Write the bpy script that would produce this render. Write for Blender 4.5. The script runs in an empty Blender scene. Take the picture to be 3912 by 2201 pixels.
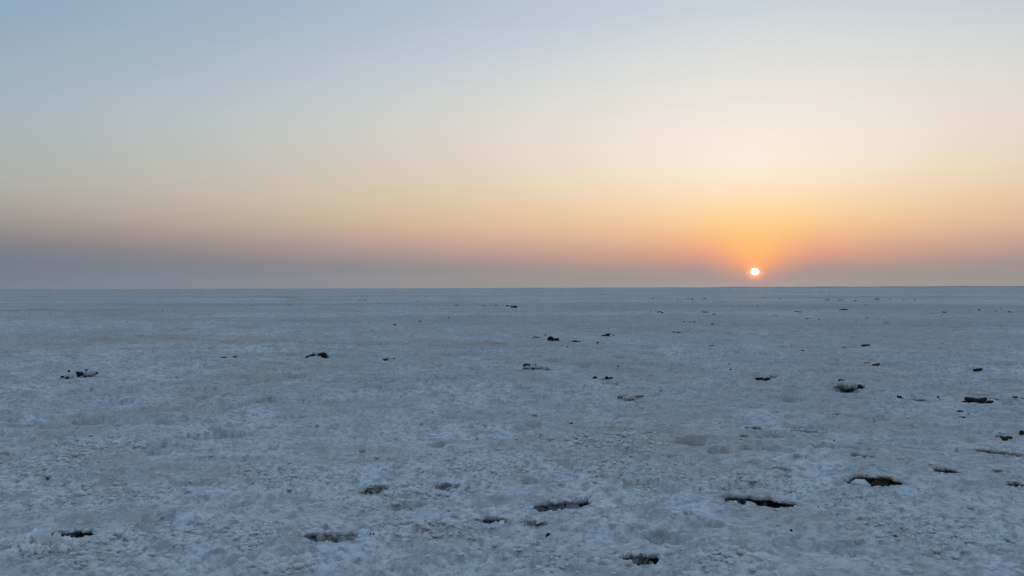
import bpy, bmesh, math, random
import numpy as np
from mathutils import Matrix, Vector

# ------------------------------------------------------------------ camera, sky, sun, exposure
scene = bpy.context.scene
COL = scene.collection
EYE, FPX, ROLL = 1.6, 3070.0, 0.0023          # eye height (m), focal length in photo pixels, slight roll
CX, CY = 1956.0, 1100.5

cam_data = bpy.data.cameras.new('camera')
cam_data.sensor_width = 36.0
cam_data.lens = 36.0 * FPX / 3912.0
cam_data.clip_start, cam_data.clip_end = 0.05, 90000.0
cam = bpy.data.objects.new('camera', cam_data)
COL.objects.link(cam)
cam.location = (0, 0, EYE)
cam.rotation_euler = (math.pi / 2, ROLL, 0)
scene.camera = cam

scene.view_settings.view_transform = 'Standard'
scene.view_settings.look = 'None'
scene.view_settings.exposure = 0.0
scene.view_settings.gamma = 1.0
scene.view_settings.use_curve_mapping = False


def ray(px, py):
    u, v = (px - CX) / FPX, (CY - py) / FPX
    c, s = math.cos(ROLL), math.sin(ROLL)
    return Vector((u * c + v * s, 1.0, -u * s + v * c))


def at(px, py):
    """Point of the level ground where the photograph shows (px, py)."""
    d = ray(px, py)
    k = EYE / max(-d.z, 1e-5)
    return d.x * k, k


SUN_DIR = ray(2884, 1038).normalized()
SUN_AZ = math.degrees(math.atan2(SUN_DIR.x, SUN_DIR.y))
SUN_EL = math.degrees(math.asin(SUN_DIR.z))


def lin(c):
    c = np.asarray(c, float) / 255.0
    return np.where(c <= 0.04045, c / 12.92, ((c + 0.055) / 1.055) ** 2.4)


# dusk colours of a dusty sky by bearing from the sun: (bearing, rows of (elevation or pixel row, r, g, b))
SKY = {
    60: [(0, 142, 172, 200), (85, 147, 175, 200), (170, 152, 178, 199), (255, 157, 181, 198), (340, 163, 183, 196), (425, 168, 185, 191),
         (510, 172, 184, 185), (595, 175, 182, 177), (680, 177, 177, 168), (765, 173, 170, 159), (850, 160, 152, 146), (892, 146, 140, 139),
         (935, 133, 130, 137), (977, 122, 126, 137), (1020, 116, 126, 139), (1097, 119, 132, 147)],
    960: [(0, 155, 178, 203), (85, 160, 181, 204), (170, 167, 186, 204), (255, 172, 188, 203), (340, 180, 192, 203), (425, 187, 195, 201),
          (510, 192, 196, 196), (595, 194, 194, 187), (680, 200, 194, 179), (765, 203, 187, 166), (850, 193, 170, 150), (892, 182, 160, 147),
          (935, 163, 148, 142), (977, 144, 138, 139), (1020, 132, 134, 141), (1097, 134, 140, 147)],
    1960: [(0, 178, 193, 212), (85, 186, 198, 214), (170, 196, 204, 214), (255, 205, 208, 212), (340, 212, 213, 212), (425, 220, 216, 208),
           (510, 225, 215, 202), (595, 228, 213, 195), (680, 230, 210, 181), (765, 230, 201, 164), (850, 227, 190, 150), (892, 219, 174, 143),
           (935, 202, 160, 141), (977, 180, 151, 143), (1020, 153, 144, 143), (1097, 152, 150, 150)],
    2360: [(0, 188, 199, 212), (80, 195, 204, 213), (160, 204, 210, 214), (240, 212, 215, 216), (320, 220, 220, 217), (400, 227, 222, 216),
           (480, 231, 223, 213), (560, 236, 224, 210), (640, 240, 223, 203), (720, 243, 219, 189), (800, 243, 208, 166), (860, 241, 195, 148),
           (900, 233, 183, 141), (940, 218, 168, 138), (980, 196, 154, 138), (1020, 168, 148, 142), (1060, 152, 147, 143), (1095, 157, 152, 150)],
    2660: [(0, 194, 205, 218), (80, 203, 210, 217), (160, 212, 217, 219), (240, 219, 221, 220), (320, 226, 224, 219), (400, 233, 226, 218),
           (480, 241, 230, 217), (560, 246, 232, 214), (640, 250, 231, 206), (720, 254, 226, 188), (780, 254, 217, 163), (840, 255, 203, 140),
           (890, 250, 188, 130), (940, 237, 168, 128), (980, 212, 155, 135), (1020, 176, 149, 143), (1060, 160, 150, 147), (1095, 163, 154, 152)],
    2770: [(0, 198, 208, 221), (85, 207, 213, 219), (170, 216, 219, 220), (255, 223, 223, 220), (340, 231, 226, 218), (425, 238, 229, 217),
           (510, 245, 232, 217), (580, 248, 235, 218), (640, 252, 234, 211), (720, 253, 228, 195), (800, 255, 220, 165), (860, 255, 205, 138),
           (920, 255, 188, 120), (960, 254, 175, 120), (1000, 230, 155, 128), (1040, 182, 147, 141), (1080, 165, 150, 147), (1095, 168, 155, 152)],
    2884: [(0, 202, 212, 225), (85, 212, 217, 222), (170, 220, 222, 222), (255, 228, 225, 220), (340, 235, 228, 218), (425, 242, 231, 217),
           (510, 248, 234, 217), (600, 251, 234, 215), (680, 253, 230, 200), (760, 255, 221, 172), (820, 255, 211, 147), (880, 255, 200, 125),
           (940, 255, 187, 112), (980, 255, 178, 108), (1010, 252, 165, 114), (1045, 200, 150, 135), (1075, 174, 152, 147), (1095, 170, 153, 149)],
    3850: [(0, 198, 210, 225), (85, 208, 215, 220), (170, 214, 218, 217), (255, 220, 220, 212), (340, 226, 220, 208), (425, 231, 221, 206),
           (510, 235, 220, 200), (595, 238, 217, 190), (680, 240, 210, 171), (765, 236, 201, 157), (850, 229, 187, 150), (892, 221, 176, 150),
           (935, 206, 164, 145), (977, 184, 153, 145), (1020, 157, 147, 144), (1097, 148, 146, 146)],
}
HIGH = [(30, 160, 179, 199), (40, 150, 173, 196), (55, 147, 174, 202), (72, 144, 171, 201), (90, 142, 170, 200)]   # overhead
SIDE = {90: [(0, 108, 120, 134), (3, 112, 123, 136), (6, 119, 130, 143), (10, 125, 139, 154), (20, 128, 148, 170), (30, 131, 154, 179)] + HIGH[2:],
        135: [(0, 98, 111, 127), (3, 101, 113, 129), (7, 107, 119, 136), (12, 112, 127, 146), (20, 118, 139, 163), (30, 125, 149, 176)] + HIGH[2:],
        180: [(0, 95, 108, 125), (3, 98, 110, 127), (7, 104, 116, 134), (12, 110, 125, 144), (20, 116, 137, 162), (30, 124, 148, 175)] + HIGH[2:]}
ELEV = np.array([0, .3, .7, 1.1, 1.5, 1.9, 2.3, 2.7, 3.1, 3.6, 4.2, 5, 6, 7.2, 8.5, 10, 12, 14, 16, 18, 20, 23, 27, 32, 40, 50, 60, 75, 90], float)


def build_world():
    cols, bear, wts = [], [], []
    for px, rows in SKY.items():
        e, c = [], []
        for (py, r, g, b) in rows:
            d = ray(px, py)
            e.append(math.degrees(math.atan2(d.z, math.hypot(d.x, d.y))))
            lum = .3 * r + .59 * g + .11 * b
            k = .82 if py < 520 else (.82 if py < 960 else .95)          # dust greys the colours
            if px in (2884, 2770) and py > 700: k = .90
            if py < 520: g += 1.5
            c.append(lin([lum + k * (v - lum) for v in (r, g, b)]))
        e, c = np.array(e[::-1]), np.array(c[::-1])
        top = max(e)
        far = abs(math.degrees(math.atan2(px - CX, FPX)) - SUN_AZ)
        hi = [h for h in HIGH if h[0] > top + 5]
        keep = 1.0 if far > 30 else 0.0
        for h in hi:                      # overhead the columns run together
            hc = lin(h[1:])
            if keep and h[0] <= 40:
                hc = 0.5 * hc + 0.5 * lin((132, 158, 190))
            e = np.append(e, h[0]); c = np.vstack([c, hc])
        cols.append(np.stack([np.interp(ELEV, e, c[:, k]) for k in range(3)], 1))
        bear.append(far); wts.append(1.0)
    for d, rows in SIDE.items():
        e = np.array([r[0] for r in rows]); c = np.array([lin(r[1:]) for r in rows])
        cols.append(np.stack([np.interp(ELEV, e, c[:, k]) for k in range(3)], 1))
        bear.append(d); wts.append(0.5)
    bear, wts = np.array(bear, float), np.array(wts)
    SIG = [90.0, 38.0, 16.0, 6.0, 2.2]
    B = np.stack([np.ones_like(bear)] + [np.exp(-(bear / s) ** 2) for s in SIG], 1)
    nb = B.shape[1]
    Y = np.stack(cols)                                              # bearing, elevation, rgb
    coef = np.zeros((nb, len(ELEV), 3))
    for j, ev in enumerate(ELEV):                                   # narrow terms only low down, close to the sun
        reg = np.array([.02, .02, .02, .02 + .004 * ev, .02 + .06 * max(0, ev - 3), .02 + .4 * max(0, ev - 3)])
        A = np.vstack([B * wts[:, None], np.diag(reg)])
        rhs = np.vstack([Y[:, j, :] * wts[:, None], np.zeros((nb, 3))])
        coef[:, j, :] = np.linalg.lstsq(A, rhs, rcond=None)[0]
    world = bpy.data.worlds.new('World')
    scene.world = world
    world.use_nodes = True
    nt = world.node_tree
    nt.nodes.clear()
    N, L = nt.nodes.new, nt.links.new

    def math_node(op, a, b=None, clamp=False):
        n = N('ShaderNodeMath'); n.operation = op; n.use_clamp = clamp
        for i, v in enumerate((a, b)):
            if v is None: continue
            if isinstance(v, (int, float)): n.inputs[i].default_value = v
            else: L(v, n.inputs[i])
        return n.outputs[0]

    def vec(op, a, b=None, c=None):
        n = N('ShaderNodeVectorMath'); n.operation = op
        for i, v in enumerate((a, b, c)):
            if v is None: continue
            if isinstance(v, (tuple, list)): n.inputs[i].default_value = v
            else: L(v, n.inputs[i])
        return n.outputs[0]

    tc = N('ShaderNodeTexCoord')
    sep = N('ShaderNodeSeparateXYZ'); L(tc.outputs['Generated'], sep.inputs[0])
    x, y, z = sep.outputs
    el = math_node('MULTIPLY', math_node('ARCSINE', z), 180 / math.pi)
    elp = math_node('MAXIMUM', el, 0.0)
    t = math_node('SQRT', math_node('DIVIDE', elp, 90.0))
    sa, ca = math.sin(math.radians(SUN_AZ)), math.cos(math.radians(SUN_AZ))
    dot = math_node('ADD', math_node('MULTIPLY', x, sa), math_node('MULTIPLY', y, ca))
    crs = math_node('SUBTRACT', math_node('MULTIPLY', x, ca), math_node('MULTIPLY', y, sa))
    d = math_node('MULTIPLY', math_node('ARCTAN2', crs, dot), 180 / math.pi)
    d2 = math_node('MULTIPLY', d, d)
    total = None
    for i in range(nb):
        lo, hi = coef[i].min(), coef[i].max()
        ramp = N('ShaderNodeValToRGB')
        cr = ramp.color_ramp
        cr.interpolation = 'CARDINAL'
        while len(cr.elements) < len(ELEV):
            cr.elements.new(0.5)
        pos = np.sqrt(ELEV / 90.0)
        for k, p in enumerate(pos):
            cr.elements[k].position = float(p)
        for k, p in enumerate(pos):
            cc = (coef[i, k] - lo) / (hi - lo)
            cr.elements[k].color = (*map(float, cc), 1)
        L(t, ramp.inputs[0])
        v = vec('MULTIPLY_ADD', ramp.outputs[0], (float(hi - lo),) * 3, (float(lo),) * 3)
        if i:
            w = math_node('EXPONENT', math_node('MULTIPLY', d2, -1.0 / SIG[i - 1] ** 2))
            n = N('ShaderNodeVectorMath'); n.operation = 'SCALE'
            L(v, n.inputs[0]); L(w, n.inputs['Scale'])
            v = n.outputs[0]
        total = v if total is None else vec('ADD', total, v)
    total = vec('MAXIMUM', total, (0.0, 0.0, 0.0))
    # forward scattering of the dust close around the sun, and a thin bar of haze across it
    de = math_node('SUBTRACT', el, SUN_EL)
    th2 = math_node('ADD', d2, math_node('MULTIPLY', de, de))
    for sig, colr in ((0.35, (1.1, 0.30, -0.05)), (0.62, (0.16, 0.03, 0.0))):
        w = math_node('EXPONENT', math_node('MULTIPLY', th2, -1.0 / sig ** 2))
        n = N('ShaderNodeVectorMath'); n.operation = 'SCALE'
        n.inputs[0].default_value = colr; L(w, n.inputs['Scale'])
        total = vec('ADD', total, n.outputs[0])
    db = math_node('ADD', de, 0.12)
    w = math_node('EXPONENT', math_node('ADD', math_node('MULTIPLY', d2, -1 / 0.48 ** 2), math_node('MULTIPLY', math_node('MULTIPLY', db, db), -1 / 0.07 ** 2)))
    n = N('ShaderNodeVectorMath'); n.operation = 'SCALE'; n.inputs[0].default_value = (0.5, 0.14, 0.02); L(w, n.inputs['Scale'])
    total = vec('ADD', total, n.outputs[0])
    # clear-air scattering above the dust
    sky = N('ShaderNodeTexSky')
    sky.sky_type = 'NISHITA'; sky.sun_disc = False
    sky.sun_elevation = math.radians(SUN_EL); sky.sun_rotation = math.radians(SUN_AZ)
    sky.air_density, sky.dust_density, sky.ozone_density = 1.0, 2.0, 2.0
    bg1 = N('ShaderNodeBackground'); L(total, bg1.inputs[0]); bg1.inputs[1].default_value = 0.985
    bg2 = N('ShaderNodeBackground'); L(sky.outputs[0], bg2.inputs[0]); bg2.inputs[1].default_value = 0.004
    add = N('ShaderNodeAddShader'); L(bg1.outputs[0], add.inputs[0]); L(bg2.outputs[0], add.inputs[1])
    out = N('ShaderNodeOutputWorld'); L(add.outputs[0], out.inputs[0])


build_world()

scene.cycles.use_denoising = False

lamp = bpy.data.lights.new('sun_lamp', 'SUN')
lamp.energy, lamp.angle, lamp.color = 0.25, math.radians(0.6), (1.0, 0.60, 0.32)
lo = bpy.data.objects.new('sun_lamp', lamp)
COL.objects.link(lo)
lo.rotation_euler = SUN_DIR.to_track_quat('Z', 'Y').to_euler()

# ------------------------------------------------------------------ noise
F = np.float32


def hsh(ix, iy, seed):
    h = ix.astype(np.uint32) * np.uint32(374761393) + iy.astype(np.uint32) * np.uint32(668265263) + np.uint32((seed * 2246822519) & 0xffffffff)
    h = (h ^ (h >> np.uint32(13))) * np.uint32(1274126177)
    h = (h ^ (h >> np.uint32(15))) * np.uint32(2246822519)
    return h ^ (h >> np.uint32(16))


_A = np.arange(64) * (2 * np.pi / 64)
GX, GY = np.cos(_A).astype(F), np.sin(_A).astype(F)


def perlin(x, y, seed):
    fx, fy = np.floor(x), np.floor(y)
    ix, iy = fx.astype(np.int64), fy.astype(np.int64)
    dx, dy = (x - fx).astype(F), (y - fy).astype(F)
    u, v = dx * dx * dx * (dx * (dx * 6 - 15) + 10), dy * dy * dy * (dy * (dy * 6 - 15) + 10)

    def g(i, j):
        k = hsh(ix + i, iy + j, seed) & np.uint32(63)
        return GX[k] * (dx - i) + GY[k] * (dy - j)
    a, b = g(0, 0), g(0, 1)
    a = a + u * (g(1, 0) - a)
    b = b + u * (g(1, 1) - b)
    return (a + v * (b - a)) * F(1.5)


def fbm(x, y, lam, seed, octaves=2, gain=0.5):
    s, a = 0, 1.0
    for o in range(octaves):
        s = s + F(a) * perlin(x / lam, y / lam, seed + 17 * o)
        lam *= 0.47
        a *= gain
    return s


def sstep(a, b, x):
    t = np.clip((x - a) / (b - a), 0, 1)
    return t * t * (3 - 2 * t)


def domes(x, y, cell, seed, dens, rmin, rmax, asp, sharp=0.6):
    """Field of rounded salt nodules: the highest of the domes over each point."""
    wx = x + F(cell * 0.28) * perlin(x / (cell * 0.7), y / (cell * 0.7), seed + 91)
    wy = y + F(cell * 0.28) * perlin(x / (cell * 0.7) + 31.7, y / (cell * 0.7), seed + 92)
    gx, gy = wx / cell, wy / cell
    bx, by = np.floor(gx).astype(np.int64), np.floor(gy).astype(np.int64)
    out = np.zeros(x.shape, F)
    for i in (-1, 0, 1):
        for j in (-1, 0, 1):
            h = hsh(bx + i, by + j, seed)
            jx = (h & np.uint32(255)).astype(F) / 255
            jy = ((h >> np.uint32(8)) & np.uint32(255)).astype(F) / 255
            rr = ((h >> np.uint32(16)) & np.uint32(255)).astype(F) / 255
            pp = ((h >> np.uint32(24)) & np.uint32(255)).astype(F) / 255
            r = (F(rmin) + F(rmax - rmin) * rr * rr) * np.clip((dens - pp) / 0.12, 0, 1)
            ddx, ddy = gx - (bx + i) - jx, gy - (by + j) - jy
            q = 1 - (ddx * ddx + ddy * ddy) / np.maximum(r * r, 1e-6)
            out = np.maximum(out, np.where(q > 0, r * np.maximum(q, 0) ** F(sharp), 0).astype(F))
    return out * F(cell * asp)


# ------------------------------------------------------------------ what stands where (photograph pixels)
# holes: key, (x0, x1, y_back, y_front), skew in px (right end lower), depth m, share of mud, mud side (-1 left .. 1 right), chunks
HOLES = [
    ('oval', (2752, 3046, 1914, 1964), 8, .17, .62, 1, 9),
    ('brown', (3226, 3464, 1832, 1892), 14, .16, .55, .7, 7),
    ('crystal', (1990, 2268, 1922, 1976), -22, .12, .22, .9, 16),
    ('toothed', (1812, 1952, 1990, 2022), 2, .10, .34, -.9, 11),
    ('hollow', (1984, 2092, 2004, 2036), 10, .07, .10, .2, 6),
    ('crescent', (2380, 2522, 2134, 2196), 16, .11, .30, .8, 10),
    ('moundpit', (160, 350, 2040, 2098), 6, .16, .45, .8, 14),
    ('bluepit', (1150, 1384, 2044, 2090), 8, .07, .0, -.3, 14),
    ('spiky', (1374, 1496, 1858, 1898), 4, .08, .08, -.6, 16),
    ('rimlump', (1640, 1764, 1862, 1886), 2, .05, .02, .2, 8),
    ('small', (2838, 2914, 1650, 1667), 2, .09, .35, -.5, 5),
    ('long', (3690, 3930, 1728, 1764), 30, .10, .45, -1, 5),
    ('ragged', (3552, 3668, 1802, 1827), 4, .09, .50, -.1, 7),
    ('edge', (3824, 3936, 1846, 1882), 22, .08, .25, .6, 5),
    ('slash', (3214, 3374, 1738, 1788), 44, .06, .10, .7, 5),
    ('wedge', (3464, 3560, 1537, 1556), 8, .07, .15, .7, 3),
    ('speck', (3788, 3846, 1806, 1824), 6, .06, .15, .8, 4),
    ('shallow', (3012, 3152, 1658, 1675), 4, .05, .06, 0, 3),
    ('bluehollow', (2930, 3020, 1802, 1821), 2, .05, .05, 0, 4),
]
HOLE_TEXT = {
    'oval': ('large oval black hole in the salt crust, right of centre foreground', 'the large oval black hole'),
    'brown': ('black hole with a brown stained back edge and a pale salt block inside', 'the brown edged hole'),
    'crystal': ('long slanting hole lined with pale salt crystals, near the picture centre foreground', 'the long crystal lined hole'),
    'toothed': ('small pit with a dark broken left wall in front of the long crystal lined hole', 'the dark walled pit'),
    'hollow': ('shallow bluish hollow just right of the pit with the dark broken wall', 'the shallow bluish hollow'),
    'crescent': ('crescent shaped dark pit cut by the bottom edge of the picture', 'the crescent pit'),
    'moundpit': ('dark pit directly behind the white salt mound at bottom left', 'the pit behind the white mound'),
    'bluepit': ('blue shaded pit with a ragged raised lip in front, bottom left of centre', 'the blue shaded pit'),
    'spiky': ('pit full of upright salt spikes left of centre in the foreground', 'the spiky pit'),
    'rimlump': ('shallow pit ringed by tan stained lumps, right of the spiky pit', 'the pit ringed by lumps'),
    'small': ('small dark round pit alone on smooth crust, below the sun', 'the small round pit'),
    'long': ('long dark groove running out at the right edge of the picture', 'the long dark groove'),
    'ragged': ('ragged dark pit below the long groove near the right edge', 'the ragged pit'),
    'edge': ('grooved hollow cut by the right edge, below the long dark groove', 'the edge hollow'),
    'slash': ('slanting shallow crack in the crust behind the brown edged hole', 'the slanting crack'),
    'wedge': ('pale wedge shaped hollow beside a black clod, middle distance at right', 'the pale wedge hollow'),
    'speck': ('small bluish pit just right of the ragged dark pit', 'the small bluish pit'),
    'shallow': ('long faint hollow just right of the small dark round pit', 'the long faint hollow'),
    'bluehollow': ('pale blue hollow behind the large oval black hole', 'the pale blue hollow'),
}
# heaps: pieces are (kind, centre x, base y, width, height) with kind m = mud lump, s = salt slab
HEAPS = [
    ('gash', 'wide flat black mud slab with salt along its front, middle distance right', 'the wide black slab',
     [('m', 3690, 1553, 34, 9), ('m', 3716, 1552, 48, 11), ('m', 3748, 1558, 50, 11), ('m', 3784, 1563, 30, 8), ('s', 3722, 1563, 56, 8), ('s', 3800, 1552, 30, 5)]),
    ('wavy', 'thin wavy black slab lying in the middle distance, below the sun', 'the thin wavy slab',
     [('m', 2904, 1451, 34, 5), ('m', 2926, 1454, 30, 6), ('m', 2940, 1457, 22, 5), ('s', 2960, 1453, 30, 8), ('m', 2964, 1453, 18, 4)]),
    ('slit', 'flat dark slab in the middle distance, right of the blocky black heap', 'the flat dark slab',
     [('m', 1474, 1384, 40, 6), ('m', 1490, 1385, 28, 4), ('s', 1486, 1387, 44, 4)]),
    ('peaked', 'long broken heap with two peaks of mud and white salt slabs, far left', 'the two peaked heap',
     [('s', 236, 1452, 26, 6), ('m', 243, 1448, 26, 6), ('m', 261, 1451, 15, 12), ('s', 266, 1449, 30, 17), ('m', 264, 1432, 8, 5), ('s', 281, 1449, 22, 12),
      ('m', 297, 1443, 15, 15), ('m', 310, 1443, 16, 13), ('s', 322, 1442, 14, 16), ('m', 330, 1426, 9, 6), ('s', 343, 1442, 34, 16), ('m', 329, 1443, 12, 5), ('m', 369, 1439, 12, 5)]),
    ('blocky', 'blocky black and white heap alone on the left, middle distance', 'the blocky black heap',
     [('m', 1186, 1368, 34, 11), ('m', 1198, 1367, 22, 10), ('s', 1205, 1366, 24, 14), ('m', 1229, 1371, 34, 13), ('s', 1230, 1366, 40, 16), ('m', 1241, 1369, 12, 15), ('s', 1249, 1367, 12, 17)]),
    ('cluster', 'cluster of dark lumps and a bluish slab, centre of the middle distance', 'the central cluster',
     [('m', 2012, 1422, 24, 10), ('m', 2018, 1420, 16, 9), ('s', 2012, 1429, 18, 8), ('m', 2035, 1416, 8, 8), ('m', 2046, 1418, 16, 11), ('s', 2038, 1426, 24, 12), ('m', 2038, 1427, 16, 4),
      ('s', 2068, 1427, 36, 16), ('m', 2054, 1426, 9, 8), ('m', 2078, 1426, 14, 7), ('m', 2064, 1431, 8, 3), ('m', 2000, 1428, 8, 3), ('s', 2094, 1428, 14, 7)]),
    ('humped', 'two humped solid black mud heap right of centre, far middle distance', 'the two humped black heap',
     [('m', 2106, 1306, 26, 10), ('m', 2118, 1308, 24, 9), ('m', 2128, 1308, 18, 13), ('s', 2108, 1308, 12, 8)]),
    ('white', 'arched white slab over a black mud core, right of the sun', 'the arched white heap',
     [('m', 3216, 1488, 24, 9), ('m', 3228, 1481, 16, 6), ('s', 3236, 1505, 56, 24), ('m', 3240, 1507, 34, 12), ('s', 3263, 1507, 22, 20), ('m', 3282, 1505, 22, 10), ('s', 3196, 1494, 30, 6), ('s', 3280, 1500, 40, 14)]),
    ('pair', 'round black clod and a low dark slab side by side on pale salt', 'the clod and slab pair',
     [('m', 2273, 1456, 14, 10), ('s', 2275, 1460, 18, 5), ('s', 2296, 1460, 24, 8), ('m', 2307, 1461, 5, 5), ('m', 2318, 1458, 14, 8), ('m', 2330, 1458, 22, 4)]),
    ('rightlump', 'black lump with a white chip in it by the right edge', 'the lump with a white chip',
     [('m', 3836, 1677, 28, 21), ('s', 3851, 1678, 12, 12), ('m', 3858, 1675, 20, 9), ('s', 3815, 1671, 24, 9)]),
    ('whitemound', 'white salt mound of rounded lumps standing at bottom left', 'the white salt mound',
     [('s', 80, 2140, 70, 42), ('s', 128, 2130, 76, 52), ('s', 172, 2136, 56, 58), ('s', 214, 2136, 40, 48), ('s', 250, 2118, 66, 34), ('s', 110, 2150, 80, 28), ('s', 160, 2148, 50, 26),
      ('m', 238, 2120, 14, 10), ('m', 196, 2124, 8, 10), ('s', 40, 2160, 80, 30), ('s', 20, 2120, 50, 22)]),
    ('distant', 'low dark heap on the horizon side of the flat, centre', 'the low distant heap',
     [('m', 1960, 1179, 22, 6), ('m', 1967, 1176, 16, 6), ('m', 1938, 1172, 10, 3), ('s', 1955, 1174, 14, 5)]),
    ('flank', 'low slab with dark ends just right of the two humped black heap', 'the dark ended slab',
     [('m', 2189, 1317, 10, 4), ('s', 2203, 1319, 24, 6), ('m', 2200, 1320, 12, 3), ('m', 2214, 1318, 6, 4)]),
    ('twin', 'low two part black mud ridge right of the two humped heap', 'the low black ridge',
     [('m', 2306, 1294, 20, 5), ('m', 2322, 1293, 18, 7), ('m', 2343, 1290, 10, 2)]),
    ('rubble', 'grey mound with a small black gap, centre right near ground', 'the grey gapped mound',
     [('s', 2378, 1525, 34, 9), ('s', 2402, 1535, 40, 13), ('m', 2408, 1535, 10, 7), ('s', 2442, 1524, 34, 7), ('s', 2425, 1538, 22, 6)]),
    ('dome', 'low pale dome with a shaded face, middle distance left of centre', 'the low pale dome',
     [('s', 1818, 1399, 44, 9), ('m', 1812, 1399, 22, 4), ('s', 1800, 1400, 26, 5)]),
]
# single dark clods: x, base y, width, height
CLODS = [
    (2094, 2076, 23, 13), (2184, 1636, 13, 6), (2262, 2062, 5, 5), (793, 2028, 8, 9), (2831, 1706, 8, 5), (3023, 2046, 13, 6), (3667, 1583, 22, 7), (3674, 1600, 26, 7), (3667, 1590, 12, 4),
    (3052, 1344, 24, 14), (3068, 1345, 14, 5), (3436, 1543, 19, 12), (3449, 1544, 12, 4), (3585, 1539, 10, 6), (3608, 1545, 16, 6), (3880, 1546, 22, 6), (3906, 1543, 22, 5), (3903, 1664, 26, 12),
    (3346, 1403, 30, 9), (3312, 1395, 34, 4), (3733, 1427, 38, 11), (3703, 1421, 10, 4), (3655, 1408, 14, 4), (3196, 1457, 7, 4), (2792, 1421, 10, 6),
    (3308, 1330, 34, 6), (3222, 1340, 18, 3), (3265, 1349, 13, 4), (2051, 1303, 30, 5), (2083, 1296, 7, 6), (2083, 1285, 10, 3), (2153, 1301, 10, 4), (2153, 1310, 6, 4), (2098, 1326, 4, 4), (2281, 1317, 11, 5),
    (2227, 1313, 6, 3), (2272, 1286, 10, 3), (2165, 1337, 22, 4), (2613, 1236, 9, 5), (2634, 1237, 9, 6), (2651, 1238, 15, 5), (2574, 1270, 9, 7), (2590, 1271, 26, 3), (2565, 1272, 8, 3),
    (2796, 1281, 11, 4), (2720, 1249, 14, 4), (2718, 1324, 20, 4), (3074, 1232, 28, 6), (3055, 1231, 16, 4), (3083, 1221, 14, 4), (3128, 1225, 9, 5), (3142, 1227, 14, 3), (3000, 1219, 9, 5), (2968, 1210, 14, 5), (2944, 1217, 26, 3),
    (3392, 1236, 36, 6), (3475, 1241, 7, 3), (3504, 1248, 10, 3), (3560, 1239, 40, 4), (3644, 1246, 30, 3), (3315, 1218, 14, 3), (3270, 1230, 20, 2), (3222, 1187, 32, 5), (3046, 1196, 34, 4), (2692, 1196, 32, 6), (2728, 1207, 12, 4),
    (2958, 1204, 6, 3), (3608, 1198, 14, 5), (3804, 1192, 9, 4), (3858, 1196, 11, 5), (3822, 1183, 8, 3), (3700, 1190, 24, 3), (3740, 1188, 14, 4), (3350, 1144, 18, 5), (3400, 1145, 7, 3), (3452, 1146, 8, 3), (3494, 1146, 7, 3),
    (3160, 1146, 20, 3), (3208, 1147, 26, 3), (3268, 1150, 16, 4), (3296, 1156, 8, 2), (3308, 1166, 8, 3), (3033, 1172, 7, 4), (2894, 1173, 5, 3), (2923, 1138, 12, 2), (2978, 1143, 8, 3), (3136, 1123, 5, 3), (3168, 1123, 6, 3), (2644, 1145, 8, 5),
    (2628, 1143, 12, 3), (2690, 1142, 14, 3), (2751, 1157, 5, 2), (2522, 1198, 24, 8), (2486, 1196, 12, 3), (2496, 1141, 12, 3), (2590, 1150, 8, 3), (2274, 1124, 8, 2), (2302, 1125, 8, 2), (2108, 1183, 10, 3), (2200, 1185, 12, 2),
    (2300, 1187, 14, 3), (1848, 1168, 16, 3), (1894, 1167, 13, 4), (1877, 1162, 10, 2), (1744, 1166, 16, 3), (1603, 1233, 15, 5), (1508, 1247, 14, 4), (1719, 1224, 18, 5), (1714, 1221, 6, 4), (1520, 1221, 7, 3), (1446, 1159, 9, 3), (1450, 1179, 7, 2),
    (1393, 1148, 10, 3), (1370, 1149, 20, 2), (1594, 1153, 6, 3), (1628, 1133, 5, 3), (1892, 1125, 5, 2), (1340, 1421, 6, 5), (1630, 1461, 6, 5), (622, 1190, 10, 4), (2146, 1334, 6, 3), (1410, 1180, 8, 2), (1108, 1164, 9, 2),
    (966, 1146, 8, 2), (1210, 1212, 8, 3), (1100, 1152, 9, 3), (160, 1230, 8, 2), (478, 1236, 22, 3), (284, 1205, 5, 2), (1772, 1294, 5, 4), (1450, 1294, 6, 3), (3700, 1592, 10, 4), (2190, 1392, 22, 4), (2440, 1324, 44, 4), (2120, 1353, 30, 3),
    (1420, 1270, 14, 3), (858, 1375, 34, 6), (900, 1374, 18, 6), (1490, 2008, 5, 4), (1450, 2060, 7, 6), (1428, 2056, 6, 5), (1414, 2057, 7, 7), (3126, 1950, 5, 3), (3186, 1700, 8, 4), (2360, 1422, 8, 4),
]
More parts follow.
